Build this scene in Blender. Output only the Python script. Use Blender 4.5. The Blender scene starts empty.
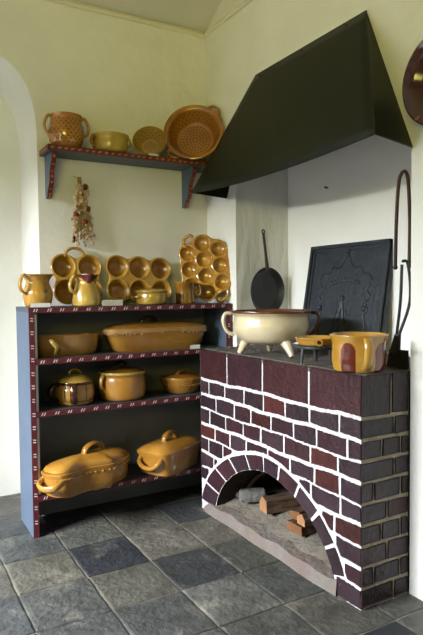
import bpy, math, random
from mathutils import Vector, Matrix
random.seed(7)
PI = math.pi
sc = bpy.context.scene
COL = sc.collection

# ------------------------------------------------------------------ materials
def lin(c):
    return tuple(((v/255)/12.92 if v/255 <= .04045 else ((v/255+.055)/1.055)**2.4) for v in c)

def mat(name, rgb, rough=.5, var=.25, scale=9., rgb2=None, bump=0., bscale=30., coat=0., metal=0., spec=.5, attr=False, detail=4., stretch=None):
    m = bpy.data.materials.new(name); m.use_nodes = True
    nt = m.node_tree; N = nt.nodes; L = nt.links
    b = N['Principled BSDF']
    b.inputs['Roughness'].default_value = rough
    b.inputs['Metallic'].default_value = metal
    b.inputs['Specular IOR Level'].default_value = spec
    b.inputs['Coat Weight'].default_value = coat
    b.inputs['Coat Roughness'].default_value = .12
    tc = N.new('ShaderNodeTexCoord'); src = tc.outputs['Object']
    if stretch:
        mp = N.new('ShaderNodeMapping'); mp.inputs['Scale'].default_value = stretch
        L.new(src, mp.inputs['Vector']); src = mp.outputs['Vector']
    n = N.new('ShaderNodeTexNoise'); n.inputs['Scale'].default_value = scale; n.inputs['Detail'].default_value = detail
    L.new(src, n.inputs['Vector'])
    r = N.new('ShaderNodeValToRGB'); r.color_ramp.elements[0].position = .33; r.color_ramp.elements[1].position = .68
    c = lin(rgb); c2 = lin(rgb2) if rgb2 else tuple(v*(1-var) for v in c)
    r.color_ramp.elements[0].color = (*c2, 1); r.color_ramp.elements[1].color = (*c, 1)
    L.new(n.outputs['Fac'], r.inputs['Fac'])
    out = r.outputs['Color']
    if attr:
        a = N.new('ShaderNodeVertexColor'); a.layer_name = 'Col'
        mx = N.new('ShaderNodeMix'); mx.data_type = 'RGBA'; mx.blend_type = 'MULTIPLY'; mx.inputs[0].default_value = 1
        L.new(a.outputs['Color'], mx.inputs[6]); L.new(out, mx.inputs[7]); out = mx.outputs[2]
    L.new(out, b.inputs['Base Color'])
    if bump:
        n2 = N.new('ShaderNodeTexNoise'); n2.inputs['Scale'].default_value = bscale; n2.inputs['Detail'].default_value = 6
        L.new(src, n2.inputs['Vector'])
        bp = N.new('ShaderNodeBump'); bp.inputs['Strength'].default_value = bump; bp.inputs['Distance'].default_value = .02
        L.new(n2.outputs['Fac'], bp.inputs['Height']); L.new(bp.outputs['Normal'], b.inputs['Normal'])
    return m

def glaze(name, rgb, rgb2=None, rough=.22, scale=7., var=.3, coat=.6):
    k = lambda c: (c[0]*.86, c[1]*.905, c[2]*.78)
    rgb = k(rgb); rgb2 = k(rgb2) if rgb2 else None
    return mat(name, rgb, rough, var, scale, rgb2, bump=.05, bscale=18, coat=coat)

PLASTER = mat('lime_plaster', (230, 229, 223), .9, .09, 2.6, bump=.6, bscale=5.5, spec=.15)
CEIL = mat('ceiling_plaster', (222, 218, 200), .9, .06, 2.5, bump=.2, bscale=5., spec=.15)
NICHE_P = mat('niche_side_plaster', (226, 225, 220), .9, .13, 9., bump=.6, bscale=14., spec=.15, stretch=(1, 1, .35))
NICHE_W = mat('niche_back_plaster', (244, 243, 240), .9, .05, 3., bump=.2, bscale=6., spec=.15)
SLATE = mat('slate', (255, 255, 255), .48, .42, 10., bump=.55, bscale=34., spec=.4, attr=True)
_n = SLATE.node_tree; _b = _n.nodes['Principled BSDF']; _src = _b.inputs['Base Color'].links[0].from_socket
_t = _n.nodes.new('ShaderNodeTexCoord'); _q = _n.nodes.new('ShaderNodeTexNoise'); _q.inputs['Scale'].default_value = 4.5; _q.inputs['Detail'].default_value = 9; _q.inputs['Roughness'].default_value = .72
_r = _n.nodes.new('ShaderNodeValToRGB'); _r.color_ramp.elements[0].position = .54; _r.color_ramp.elements[1].position = .72; _r.color_ramp.elements[1].color = (.55, .55, .55, 1)
_x = _n.nodes.new('ShaderNodeMix'); _x.data_type = 'RGBA'; _x.inputs[7].default_value = (*lin((142, 138, 126)), 1)
_n.links.new(_t.outputs['Object'], _q.inputs['Vector']); _n.links.new(_q.outputs['Fac'], _r.inputs['Fac']); _n.links.new(_r.outputs['Color'], _x.inputs[0])
_n.links.new(_src, _x.inputs[6]); _n.links.new(_x.outputs[2], _b.inputs['Base Color'])
GROUT = mat('grout', (132, 127, 116), .95, .35, 12., bump=.4, bscale=40., spec=.1)
BLUE = mat('blue_grey_paint', (80, 94, 114), .5, .14, 6., bump=.08, bscale=20.)
BLUE_D = mat('slate_blue_paint', (66, 73, 84), .5, .2, 6., bump=.08, bscale=20.)
BACK = mat('dark_back_boards', (128, 130, 126), .7, .2, 5., spec=.2)
PALE_STRIP = mat('pale_strip', (205, 212, 215), .7, .1, 5.)
MAROON = mat('maroon_trim', (92, 32, 40), .45, .25, 20.)
RED = mat('red_trim', (100, 38, 32), .45, .25, 25.)
WHITE = mat('white_dash', (226, 214, 206), .6, .1, 30.)
ORANGE = mat('orange_spot', (190, 118, 60), .6, .2, 30.)
BRICK = mat('painted_brick', (250, 250, 250), .42, .35, 14., bump=.35, bscale=45., spec=.3, attr=True)
MORTAR = mat('white_mortar', (206, 202, 204), .9, .25, 22., bump=.5, bscale=60., spec=.15)
MORTAR_D = mat('yellow_grey_mortar', (172, 160, 138), .95, .35, 22., bump=.5, bscale=60., spec=.15)  # darker, yellower mortar used on the right flank
SOOT = mat('sooty_vault', (58, 50, 40), .95, .5, 8., bump=.5, bscale=25., spec=.1)
ASH = mat('ash_cement', (118, 111, 101), .95, .3, 12., bump=.5, bscale=40., spec=.1)
KERB = mat('worn_kerb', (112, 109, 104), .9, .3, 6., rgb2=(104, 92, 86), bump=.5, bscale=40., spec=.15)
TOPS = mat('hearth_top_cement', (104, 98, 92), .8, .35, 14., bump=.4, bscale=40., spec=.25)
HOOD = mat('green_black_sheet', (27, 30, 20), .45, .18, 3., bump=.05, bscale=6., spec=.25)
HOOD_IN = mat('hood_inside', (24, 25, 20), .8, .2, 5., spec=.1)
IRON = mat('black_iron', (48, 49, 51), .42, .35, 14., bump=.15, bscale=60., spec=.4)
CAST = mat('cast_iron_plate', (56, 61, 68), .5, .3, 10., bump=.3, bscale=50., metal=.3, spec=.45)
RUST = mat('rusty_iron', (70, 44, 38), .6, .4, 20., metal=.2)
OCHRE = glaze('ochre_glaze', (206, 154, 78), (184, 126, 52))
OCHRE_L = glaze('light_ochre_glaze', (216, 172, 98), (198, 148, 72))
OCHRE_Y = glaze('yellow_glaze', (212, 170, 80), (188, 142, 56))
OCHRE_O = glaze('olive_ochre_glaze', (186, 146, 68), (158, 118, 44))
CASS = glaze('casserole_glaze', (196, 136, 66), (170, 110, 44), rough=.28)
AMBER = glaze('amber_glaze', (206, 146, 66), (172, 108, 36), rough=.14)
ORANGEB = glaze('orange_brown_glaze', (206, 136, 58), (184, 114, 40))
TERRA = glaze('brown_orange_glaze', (196, 124, 50), (168, 100, 34))
PALE_IN = glaze('pale_inner_glaze', (196, 146, 80), (176, 126, 62))
REDB = glaze('red_brown_glaze', (122, 44, 22), (94, 28, 14), rough=.14)
DBROWN = glaze('dark_brown_glaze', (84, 40, 20), (58, 26, 14), rough=.16)
HOLE = mat('pierced_hole', (62, 28, 12), .8, .2, 20.)
MUGB = glaze('brown_mug_glaze', (172, 118, 40), (120, 74, 20), rough=.15)
RIMB = glaze('rim_brown_glaze', (112, 62, 34), (90, 46, 24))
CREAM = mat('cream_glaze', (206, 192, 162), .3, .1, 7., (188, 172, 138), bump=.05, bscale=18, coat=.4)
CREAM_B = glaze('cream_pot_band', (214, 186, 120), (196, 160, 92))
PINK = glaze('worn_pink_band', (206, 160, 124), (188, 130, 84))
GREEN = mat('green_spot', (58, 82, 34), .3, .2, 20.)
PLATE_R = glaze('oxblood_glaze', (92, 34, 16), (66, 20, 10), rough=.1)
CARD = mat('card', (232, 232, 228), .8, .04, 20.)
CARD_G = mat('grey_card', (196, 192, 176), .8, .08, 20.)
WOOD = mat('split_wood', (96, 76, 58), .85, .45, 8., rgb2=(54, 42, 33), bump=.4, bscale=30., stretch=(1, 8, 8), spec=.15)
WOOD_E = mat('cut_wood_end', (150, 110, 76), .85, .2, 25., spec=.15)
WOOD_EO = mat('orange_wood_end', (112, 76, 50), .85, .25, 25., spec=.15)
STONE = mat('grey_stone', (112, 110, 106), .95, .35, 14., bump=.6, bscale=30., spec=.1)
STRAW = mat('dried_stems', (176, 150, 104), .9, .3, 40., spec=.1)
FLOWER = mat('dried_flowers', (196, 168, 126), .95, .35, 50., spec=.1)
FLOWER_R = mat('dried_red_heads', (122, 62, 46), .95, .35, 50., spec=.1)
TIE = mat('dark_tie', (70, 36, 34), .8, .3, 40., spec=.1)

# ------------------------------------------------------------------ mesh builder
def catmull(P, n=5):
    P = [Vector(p) for p in P]
    if len(P) < 3: return P
    out = []
    for i in range(len(P)-1):
        p0 = P[i-1] if i else P[0]*2-P[1]
        p1, p2 = P[i], P[i+1]
        p3 = P[i+2] if i+2 < len(P) else P[-1]*2-P[-2]
        for k in range(n):
            t = k/n
            out.append(.5*((2*p1)+(p2-p0)*t+(2*p0-5*p1+4*p2-p3)*t*t+(3*p1-p0-3*p2+p3)*t**3))
    out.append(P[-1]); return out

class M:
    def __init__(s): s.v = []; s.f = []; s.m = []; s.c = []
    def add(s, vs, fs, mi=0, col=None):
        o = len(s.v); s.v += [Vector(v) for v in vs]
        for f in fs:
            s.f.append([i+o for i in f]); s.m.append(mi); s.c.append(col or (1, 1, 1))
    def box(s, a, b, mi=0, col=None):
        x0, y0, z0 = (min(p, q) for p, q in zip(a, b)); x1, y1, z1 = (max(p, q) for p, q in zip(a, b))
        s.add([(x0,y0,z0),(x1,y0,z0),(x1,y1,z0),(x0,y1,z0),(x0,y0,z1),(x1,y0,z1),(x1,y1,z1),(x0,y1,z1)],
              [(0,3,2,1),(4,5,6,7),(0,1,5,4),(1,2,6,5),(2,3,7,6),(3,0,4,7)], mi, col)
    def prism(s, poly, axis, a, b, mi=0, col=None, inset=0., depth=0.):
        """poly: list of 2D points; extruded along axis from a to b; optional inset of the b face (soft edge)"""
        def P(p, h):
            q = [0, 0, 0]; o = [i for i in range(3) if i != axis]; q[o[0]] = p[0]; q[o[1]] = p[1]; q[axis] = h; return q
        n = len(poly)
        vs = [P(p, a) for p in poly]
        if inset:
            cx = sum(p[0] for p in poly)/n; cy = sum(p[1] for p in poly)/n
            vs += [P(p, b-depth) for p in poly]
            w = max(p[0] for p in poly)-min(p[0] for p in poly); h = max(p[1] for p in poly)-min(p[1] for p in poly)
            kx = max(.2, 1-2*inset/max(w, 1e-4)); ky = max(.2, 1-2*inset/max(h, 1e-4))
            vs += [P((cx+(p[0]-cx)*kx, cy+(p[1]-cy)*ky), b) for p in poly]
            L = 3
        else:
            vs += [P(p, b) for p in poly]; L = 2
        fs = [tuple(range(n))[::-1], tuple((L-1)*n+i for i in range(n))]
        for l in range(L-1):
            for i in range(n):
                j = (i+1) % n; fs.append((l*n+i, l*n+j, (l+1)*n+j, (l+1)*n+i))
        s.add(vs, fs, mi, col)
    def lathe(s, prof, seg=40, sx=1, sy=1, c=(0, 0, 0), mi=0, fn=None, mifn=None):
        vs = []; rings = []
        for r, z in prof:
            if r < 1e-6:
                rings.append([len(vs)]); vs.append(Vector((c[0], c[1], c[2]+z)))
            else:
                ring = []
                for k in range(seg):
                    a = 2*PI*k/seg
                    p = Vector((c[0]+r*sx*math.cos(a), c[1]+r*sy*math.sin(a), c[2]+z))
                    if fn: p = fn(p, a, r, z)
                    ring.append(len(vs)); vs.append(p)
                rings.append(ring)
        o = len(s.v); s.v += vs
        for i in range(len(rings)-1):
            A, B = rings[i], rings[i+1]
            for k in range(seg):
                j = (k+1) % seg
                if len(A) == 1 and len(B) == 1: continue
                if len(A) == 1: f = [A[0], B[j], B[k]]
                elif len(B) == 1: f = [A[k], A[j], B[0]]
                else: f = [A[k], A[j], B[j], B[k]]
                m_ = mifn(i, len(rings)-1, 2*PI*(k+.5)/seg) if mifn else mi
                s.f.append([q+o for q in f]); s.m.append(m_); s.c.append((1, 1, 1))
    def tube(s, pts, r, side=(0, 1, 0), flat=1., seg=10, n=5, mi=0, caps=True, smooth=True):
        """r number or list; section is r along side * flat and r along the in-plane normal"""
        P = catmull(pts, n) if smooth else [Vector(p) for p in pts]
        if isinstance(r, (list, tuple)):
            R = [r[0]+0*i for i in range(len(P))]
            for i in range(len(P)):
                t = i/(len(P)-1)*(len(r)-1); k = min(int(t), len(r)-2); R[i] = r[k]*(1-(t-k))+r[k+1]*(t-k)
        else: R = [r]*len(P)
        S = Vector(side).normalized(); rings = []; vs = []
        for i, p in enumerate(P):
            T = (P[min(i+1, len(P)-1)]-P[max(i-1, 0)]).normalized()
            sd = (S-T*S.dot(T))
            if sd.length < 1e-3: sd = T.orthogonal()
            sd.normalize(); S = sd; nn = T.cross(sd)
            ring = []
            for k in range(seg):
                a = 2*PI*k/seg
                ring.append(len(vs)); vs.append(p+sd*math.cos(a)*R[i]*flat+nn*math.sin(a)*R[i])
            rings.append(ring)
        fs = []
        for i in range(len(rings)-1):
            for k in range(seg):
                j = (k+1) % seg; fs.append((rings[i][k], rings[i][j], rings[i+1][j], rings[i+1][k]))
        if caps: fs += [tuple(rings[0][::-1]), tuple(rings[-1])]
        s.add(vs, fs, mi)
    def loft(s, rings, mi=0, cap0=True, cap1=True, mifn=None):
        n = len(rings[0]); vs = [p for r in rings for p in r]; o = len(s.v); s.v += [Vector(v) for v in vs]
        for i in range(len(rings)-1):
            for k in range(n):
                j = (k+1) % n
                s.f.append([o+i*n+k, o+i*n+j, o+(i+1)*n+j, o+(i+1)*n+k]); s.m.append(mifn(i) if mifn else mi); s.c.append((1, 1, 1))
        if cap0: s.f.append([o+k for k in range(n)][::-1]); s.m.append(mi); s.c.append((1, 1, 1))
        if cap1: s.f.append([o+(len(rings)-1)*n+k for k in range(n)]); s.m.append(mifn(len(rings)-2) if mifn else mi); s.c.append((1, 1, 1))
    def disc(s, p, nrm, r, mi=1, seg=8):
        p = Vector(p); nrm = Vector(nrm).normalized(); u = nrm.orthogonal().normalized(); w = nrm.cross(u)
        s.add([p+u*math.cos(2*PI*k/seg)*r+w*math.sin(2*PI*k/seg)*r for k in range(seg)], [tuple(range(seg))], mi)
    def ball(s, c, r, mi=0, seg=10, jitter=0.):
        pr = [(math.sin(PI*i/6)*r if 0 < i < 6 else 0, -math.cos(PI*i/6)*r) for i in range(7)]
        j = (lambda p, a, rr, z: Vector(c)+(p-Vector(c))*(1+random.uniform(-jitter, jitter))) if jitter else None
        s.lathe(pr, seg, c=c, mi=mi, fn=j)
    def build(s, name, mats, parent=None, loc=None, rot=None, smooth=True, angle=40, mtx=None):
        me = bpy.data.meshes.new(name); me.from_pydata(s.v, [], s.f)
        for m_ in (mats if isinstance(mats, (list, tuple)) else [mats]): me.materials.append(m_)
        me.polygons.foreach_set('material_index', s.m)
        if any(c != (1, 1, 1) for c in s.c):
            ca = me.color_attributes.new('Col', 'FLOAT_COLOR', 'CORNER')
            for p in me.polygons:
                for li in p.loop_indices: ca.data[li].color = (*s.c[p.index], 1)
        me.validate(); me.update()
        import bmesh
        bm = bmesh.new(); bm.from_mesh(me); bmesh.ops.recalc_face_normals(bm, faces=bm.faces); bm.to_mesh(me); bm.free()
        if smooth: me.shade_smooth() if not angle else me.shade_smooth()
        o = bpy.data.objects.new(name, me); COL.objects.link(o)
        if smooth and angle:
            try: me.set_sharp_from_angle(angle=math.radians(angle))
            except Exception: pass
        if parent: o.parent = parent
        if mtx is not None: o.matrix_local = mtx
        if loc is not None: o.location = loc
        if rot is not None: o.rotation_euler = rot
        return o

def tag(o, label, cat, group=None):
    o['label'] = label; o['category'] = cat
    if group: o['group'] = group
    return o
def thing(name, label, cat, loc=(0, 0, 0), rotz=0, group=None, mtx=None):
    o = bpy.data.objects.new(name, None); o.empty_display_size = .05; COL.objects.link(o)
    if mtx is not None: o.matrix_world = mtx
    else: o.location = loc; o.rotation_euler = (0, 0, rotz)
    return tag(o, label, cat, group)
def struct(o): o['kind'] = 'structure'; return o
def sm(prof, n=4): return [tuple(p[:2]) for p in catmull([(r, z, 0) for r, z in prof], n)]

def vessel(outer, t=.006, n=4, bottom=True):
    """closed pot profile from the outer line bottom -> rim, lip rounded, inner line back down"""
    o = sm(outer, n)
    inn = [(max(r-t, .002), z) for r, z in o if z > outer[0][1]+t][::-1]
    top = o[-1]
    lip = [(top[0]-t*.15, top[1]+t*.45), (top[0]-t*.5, top[1]+t*.6), (top[0]-t*.85, top[1]+t*.45)]
    fl = outer[0][1]+t
    return [(0, outer[0][1])]+o+lip+inn+[(inn[-1][0]*.9, fl), (0, fl)]

def rad(prof, z):
    """outer radius of a sparse profile at height z"""
    o = sm(prof, 6)
    best = min(o, key=lambda q: abs(q[1]-z)); return best[0]

def dots(m, prof, z0, z1, rows, per, r, mi=1, inward=False, a0=0., a1=2*PI, eps=.0015):
    o = sm(prof, 8)
    for i in range(rows):
        z = z0+(z1-z0)*i/max(1, rows-1)
        k = min(range(1, len(o)-1), key=lambda q: abs(o[q][1]-z))
        dr = o[k+1][0]-o[k-1][0]; dz = o[k+1][1]-o[k-1][1]; l = math.hypot(dr, dz) or 1
        nr, nz = dz/l, -dr/l
        if inward: nr, nz = -nr, -nz
        for j in range(per):
            a = a0+(a1-a0)*(j+.5*(i % 2))/per
            n_ = Vector((nr*math.cos(a), nr*math.sin(a), nz)); p = Vector((o[k][0]*math.cos(a), o[k][0]*math.sin(a), o[k][1]))+n_*eps
            m.disc(p, n_, r, mi)

# ------------------------------------------------------------------ the setting
H = 2.769
# floor: bed + slate tiles
m = M(); m.box((-4.5, -4.2, -.08), (1., 1.2, -.006))
floor = struct(m.build('floor', GROUT, smooth=False))
m = M()
tint = {(-2, 0): (92, 90, 80), (-2, 1): (98, 95, 84), (-2, 2): (80, 84, 86), (-2, 3): (84, 84, 80),
        (-1, 0): (80, 84, 84), (-1, 1): (104, 100, 86), (-1, 2): (84, 86, 84), (-1, 3): (82, 84, 84), (-1, 4): (84, 84, 80),
        (0, 0): (96, 97, 88), (0, 1): (50, 54, 62), (0, 2): (100, 98, 86), (0, 3): (82, 84, 82), (0, 4): (86, 86, 82),
        (1, 0): (104, 100, 88), (1, 1): (112, 107, 94), (1, 2): (60, 64, 66), (1, 3): (104, 104, 97), (1, 4): (84, 85, 80), (1, 5): (82, 84, 80),
        (2, 1): (112, 107, 94), (2, 2): (84, 85, 76), (2, 3): (82, 85, 82), (2, 4): (92, 90, 80), (2, 5): (50, 54, 60), (3, 5): (96, 94, 88), (3, 4): (96, 94, 86)}
XL = [-4.2, -3.9, -3.6, -3.3, -3.02, -2.74, -2.45, -2.17, -1.89, -1.61, -1.335, -1.05, -.76, -.47, -.185, .10, .39, .68]
YL = [.98, .68, .39, .10, -.20, -.49, -.80, -1.10, -1.40, -1.69, -1.98, -2.27, -2.56, -2.85, -3.14, -3.43, -3.72, -4.0]
i0 = XL.index(-1.05); j0 = YL.index(-.20)
for i in range(len(XL)-1):
    for j in range(len(YL)-1):
        c = tint.get((i-i0, j-j0)) or random.choice([(84, 85, 80), (92, 90, 82), (76, 79, 80), (100, 97, 88), (66, 70, 72)])
        g = .0035
        q = lambda: random.uniform(-.003, .003)
        poly = [(XL[i]+g+q(), YL[j]-g+q()), (XL[i+1]-g+q(), YL[j]-g+q()), (XL[i+1]-g+q(), YL[j+1]+g+q()), (XL[i]+g+q(), YL[j+1]+g+q())]
        # irregular edges
        pp = []
        for a in range(4):
            p, r_ = poly[a], poly[(a+1) % 4]
            for k in range(4):
                t = k/4; pp.append((p[0]+(r_[0]-p[0])*t+(random.uniform(-.0025, .0025) if k else 0), p[1]+(r_[1]-p[1])*t+(random.uniform(-.0025, .0025) if k else 0)))
        g_ = sum(c)/3; c = tuple((v*.7+g_*.3)*.84 for v in c)
        m.prism(pp, 2, -.02, random.uniform(-.001, .001), 0, lin(c), inset=.006, depth=.003)
o = m.build('floor_tiles', SLATE, floor, smooth=False)

# left wall with arched recess
AX, AW, AZ = -1.55, .522, 1.95
def arch_z(x):
    u = min(1, abs(x-AX)/AW); return AZ+.52*(1-u**3)**(1/3)
def arched_wall(m, y, x0, x1, z1):
    m.add([(AX+AW, y, 0), (x1, y, 0), (x1, y, z1), (AX+AW, y, z1)], [(0, 1, 2, 3)])
    m.add([(x0, y, 0), (AX-AW, y, 0), (AX-AW, y, z1), (x0, y, z1)], [(0, 1, 2, 3)])
    n = 48
    xs = [AX-AW*math.cos(PI*k/n) for k in range(n+1)]
    for k in range(n):
        a, b = xs[k], xs[k+1]
        m.add([(a, y, arch_z(a)), (b, y, arch_z(b)), (b, y, z1), (a, y, z1)], [(0, 1, 2, 3)])
        m.add([(a, y, arch_z(a)), (b, y, arch_z(b)), (b, .42, arch_z(b)), (a, .42, arch_z(a))], [(0, 1, 2, 3)])
    for x in (AX-AW, AX+AW):
        m.add([(x, y, 0), (x, .42, 0), (x, .42, AZ), (x, y, AZ)], [(0, 1, 2, 3)])
m = M(); arched_wall(m, 0, -4.2, 0, H+.02)
m.add([(-2.4, .42, 0), (-.9, .42, 0), (-.9, .42, 2.6), (-2.4, .42, 2.6)], [(0, 1, 2, 3)])
struct(m.build('wall_left', PLASTER, smooth=True, angle=50))

# right wall with the niche behind the hood
N0, N1, ND = -.33, -1.589, .369
def hole_top(y):
    if y > -.5: t = (-.33-y)/.17; return 1.76+.40*t
    if y < -1.38: t = (y+1.589)/.209; return 1.74+.42*t
    return 2.16
m = M()
m.add([(0, .0, 0), (0, N0, 0), (0, N0, H+.02), (0, .0, H+.02)], [(0, 1, 2, 3)])
m.add([(0, N1, 0), (0, -4.2, 0), (0, -4.2, H+.02), (0, N1, H+.02)], [(0, 1, 2, 3)])
ys = [N0, -.5, -.9, -1.38, N1]
for a, b in zip(ys[:-1], ys[1:]):
    m.add([(0, a, hole_top(a)), (0, b, hole_top(b)), (0, b, H+.02), (0, a, H+.02)], [(0, 1, 2, 3)])
struct(m.build('wall_right', PLASTER, smooth=False))
m = M()
m.add([(0, N0, 0), (ND, N0, 0), (ND, N0, 2.3), (0, N0, 2.3)], [(0, 1, 2, 3)], 0)
m.add([(0, N1, 0), (ND, N1, 0), (ND, N1, 2.3), (0, N1, 2.3)], [(0, 1, 2, 3)], 1)
m.add([(ND, N0, 0), (ND, N1, 0), (ND, N1, 2.3), (ND, N0, 2.3)], [(0, 1, 2, 3)], 1)
m.add([(0, N0, 2.3), (0, N1, 2.3), (ND, N1, 2.3), (ND, N0, 2.3)], [(0, 1, 2, 3)], 0)
struct(m.build('wall_niche', [NICHE_P, NICHE_W], smooth=False))

# folded ceiling: gently rising web from the left wall, steep cove along the right wall
m = M(); E_ = (-.813, -4.0, 2.769+.733)
m.add([(-4.2, 0, H), (0, 0, H), E_, (-4.2, -4.0, E_[2])], [(0, 1, 2, 3)])
m.add([(0, 0, H), (0, -4.0, H), E_], [(0, 1, 2)])
struct(m.build('ceiling', CEIL, smooth=False))
m = M(); m.tube([(-4.2, -.006, H-.022), (0, -.006, H-.022)], .012, smooth=False); m.tube([(-.006, 0, H-.014), (-.006, -4, H-.014)], .012, smooth=False)
struct(m.build('trim_1', CEIL))

# ------------------------------------------------------------------ brick hearth
HE, H0, H1, HH = -.2526, -.357, -1.584, .885
CY = -.975
def ell(y, al, ar, b):
    u = (y-CY)/al if y > CY else (CY-y)/ar
    return -1 if u >= 1 else b*(1-u**1.8)**.55
intr = lambda y: ell(y, .475, .475, .360)
extr = lambda y: ell(y, .63, .55, .437)
def clipz(y, zb):
    e = extr(y)+.012 if extr(y) > -.5 else -1
    return -1 if (y < -1.452 and zb < .09) else e
hearth = thing('brick_hearth', 'raised hearth of maroon painted bricks with white joints and an arched wood hole', 'hearth', (0, -.97, 0))
off = Matrix.Translation((0, .97, 0))
m = M()
n = 90; yy = [H0+(H1-H0)*k/n for k in range(n+1)]
lo = [max(0, intr(y)) for y in yy]
TOPZ = HH-.012
for k in range(n):
    a, b = yy[k], yy[k+1]
    m.add([(HE, a, lo[k]), (HE, b, lo[k+1]), (HE, b, TOPZ), (HE, a, TOPZ)], [(0, 1, 2, 3)], 0)
    if lo[k] > 0 or lo[k+1] > 0:
        m.add([(HE, a, lo[k]), (HE, b, lo[k+1]), (.20, b, lo[k+1]), (.20, a, lo[k])], [(0, 1, 2, 3)], 2)
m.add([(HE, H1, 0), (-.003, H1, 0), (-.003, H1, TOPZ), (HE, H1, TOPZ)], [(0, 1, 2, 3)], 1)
m.add([(HE, H0, 0), (-.003, H0, 0), (-.003, H0, TOPZ), (HE, H0, TOPZ)], [(0, 1, 2, 3)], 0)
m.add([(.2, H0, 0), (.2, H1, 0), (.2, H1, TOPZ), (.2, H0, TOPZ)], [(0, 1, 2, 3)], 2)
core = m.build('mortar_core', [MORTAR, MORTAR_D, SOOT], hearth, smooth=False, mtx=off)

def bcol():
    r = random.random()
    base = (62, 45, 52) if r < .6 else ((66, 40, 46) if r < .9 else (78, 38, 36))
    k = random.uniform(.70, .98); return lin(tuple(min(255, v*k) for v in base))
m = M()
rows = [(.722, HH-.004)]
for k in range(9): rows.append((.722-.0802*(k+1), .722-.0802*k))
JG = .0078
def jit(p, s=.0022): return (p[0]+random.uniform(-s, s), p[1]+random.uniform(-s, s))
def brick_yz(ya, yb, za, zb, col):
    """front brick between ya > yb; clipped against the arch ring"""
    n_ = max(3, int((ya-yb)/.012)); pts_lo = []; pts_hi = []
    for k in range(n_+1):
        y = ya+(yb-ya)*k/n_
        e = clipz(y, zb)
        wl = lambda z: .0035*math.sin(y*9+z*31)+.002*math.sin(y*27+z*57)
        zl = max(za+wl(za-JG), e); zh = zb+(wl(zb+JG) if zb < HH-.01 else 0)
        if zh-zl > .012: pts_lo.append((y, zl)); pts_hi.append((y, zh))
        elif pts_lo: break
    if len(pts_lo) < 2 or pts_lo[0][0]-pts_lo[-1][0] < .02: 
        return
    m.prism([jit(p, .0018) for p in pts_lo]+[jit(p, .0018) for p in pts_hi[::-1]], 0, HE+.002, HE-.0015-random.uniform(0, .002), 0, col, inset=.003, depth=.0015)
for ri, (za, zb) in enumerate(rows):
    if ri == 0: js = [H0, -.636, -.951, -1.285, H1]
    else:
        js = [H0]; y = H0 - (.085 if ri % 2 else .155); wob = random.uniform(-.02, .02)
        while y > H1+.07:
            js.append(y+wob); y -= random.choice([.15, .165, .18])
        js.append(H1)
    tilt = random.uniform(-.003, .003)
    for a, b in zip(js[:-1], js[1:]):
        col = bcol() if ri else lin(random.choice([(60, 32, 36), (55, 32, 38), (60, 32, 34)]))
        first, last = a == H0, b == H1
        # keep clear of rows that continue left and right of the arch
        segs = [(a-(0 if first else JG), b+(0 if last else JG))]
        out = []
        for s0, s1 in segs:
            if s0 > CY > s1 or True:
                # split where the arch ring crosses the brick
                k_ = [s0+(s1-s0)*t/24 for t in range(25)]; cur = []
                for y in k_:
                    if zb-max(za, clipz(y, zb)) > .014: cur.append(y)
                    else:
                        if len(cur) > 1: out.append((cur[0], cur[-1]))
                        cur = []
                if len(cur) > 1: out.append((cur[0], cur[-1]))
        for s0, s1 in out: brick_yz(s0, s1, za+JG+tilt, zb-(JG if ri else 0)+tilt, col)
    # right flank, facing the camera
    xs = [HE, -.10, -.003] if ri == 0 else ([HE, -.085, -.003] if ri % 2 else [HE, -.19+.04*(ri % 4 == 2), -.05, -.003])
    if ri in (5, 7): xs = [HE, -.12, -.003]
    for a, b in zip(xs[:-1], xs[1:]):
        p = [(a+(0 if a == HE else JG*.8), za+JG), (b-JG*.8, za+JG), (b-JG*.8, zb-(JG if ri else 0)), (a+(0 if a == HE else JG*.8), zb-(JG if ri else 0))]
        m.prism([jit(q) for q in p], 1, H1-.002+.004, H1-.0015-random.uniform(0, .002), 0, tuple(v*.72 for v in bcol()), inset=.004, depth=.003)  # shade of the side turned from the window put into the brick colours
# arch ring
nv = 10
for k in range(nv):
    t0 = PI*(.045+.88*k/nv)+.018; t1 = PI*(.045+.88*(k+1)/nv)-.018
    pin = []; pout = []
    for q in range(5):
        t = t0+(t1-t0)*q/4
        c_, s_ = math.copysign(abs(math.cos(t))**(2/1.8), math.cos(t)), math.sin(t)**1.1; pin.append((CY+.478*c_, max(.004, .363*s_))); pout.append((CY+(.618 if c_ > 0 else .540)*c_, max(.008, .428*s_)))
    if max(p[1] for p in pout) < .02: continue
    m.prism([jit(p, .0012) for p in pin]+[jit(p, .0018) for p in pout[::-1]], 0, HE+.002, HE-.003, 0, bcol(), inset=.004, depth=.003)
m.build('bricks', BRICK, hearth, smooth=False, mtx=off)
m = M(); m.box((HE+.03, H0-.004, HH-.03), (-.001, H1+.004, HH)); m.box((-.002, N0-.004, HH-.03), (ND-.006, N1+.006, HH))
m.box((HE-.002, H0, HH-.02), (HE+.03, H1, HH-.003))
m.build('hearth_top', TOPS, hearth, smooth=False, mtx=off)
m = M()
kz = [.058+.006*math.sin(k*1.7) for k in range(20)]
ky = [-.40+(-1.458+.40)*k/19 for k in range(20)]
for k in range(19):
    a, b = ky[k], ky[k+1]
    z0_, z1_ = kz[k]*min(1, k/2+.4), kz[k+1]*min(1, (k+1)/2+.4)
    xo = HE-.016-.004*math.sin(k*.9); xo2 = HE-.016-.004*math.sin((k+1)*.9)
    m.add([(xo, a, 0), (xo2, b, 0), (xo2+.006, b, z1_), (xo+.006, a, z0_), (HE+.05, b, z1_+.003), (HE+.05, a, z0_+.003)], [(0, 1, 2, 3), (3, 2, 4, 5)])
m.build('kerb', KERB, hearth, mtx=off)
m = M()
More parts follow.
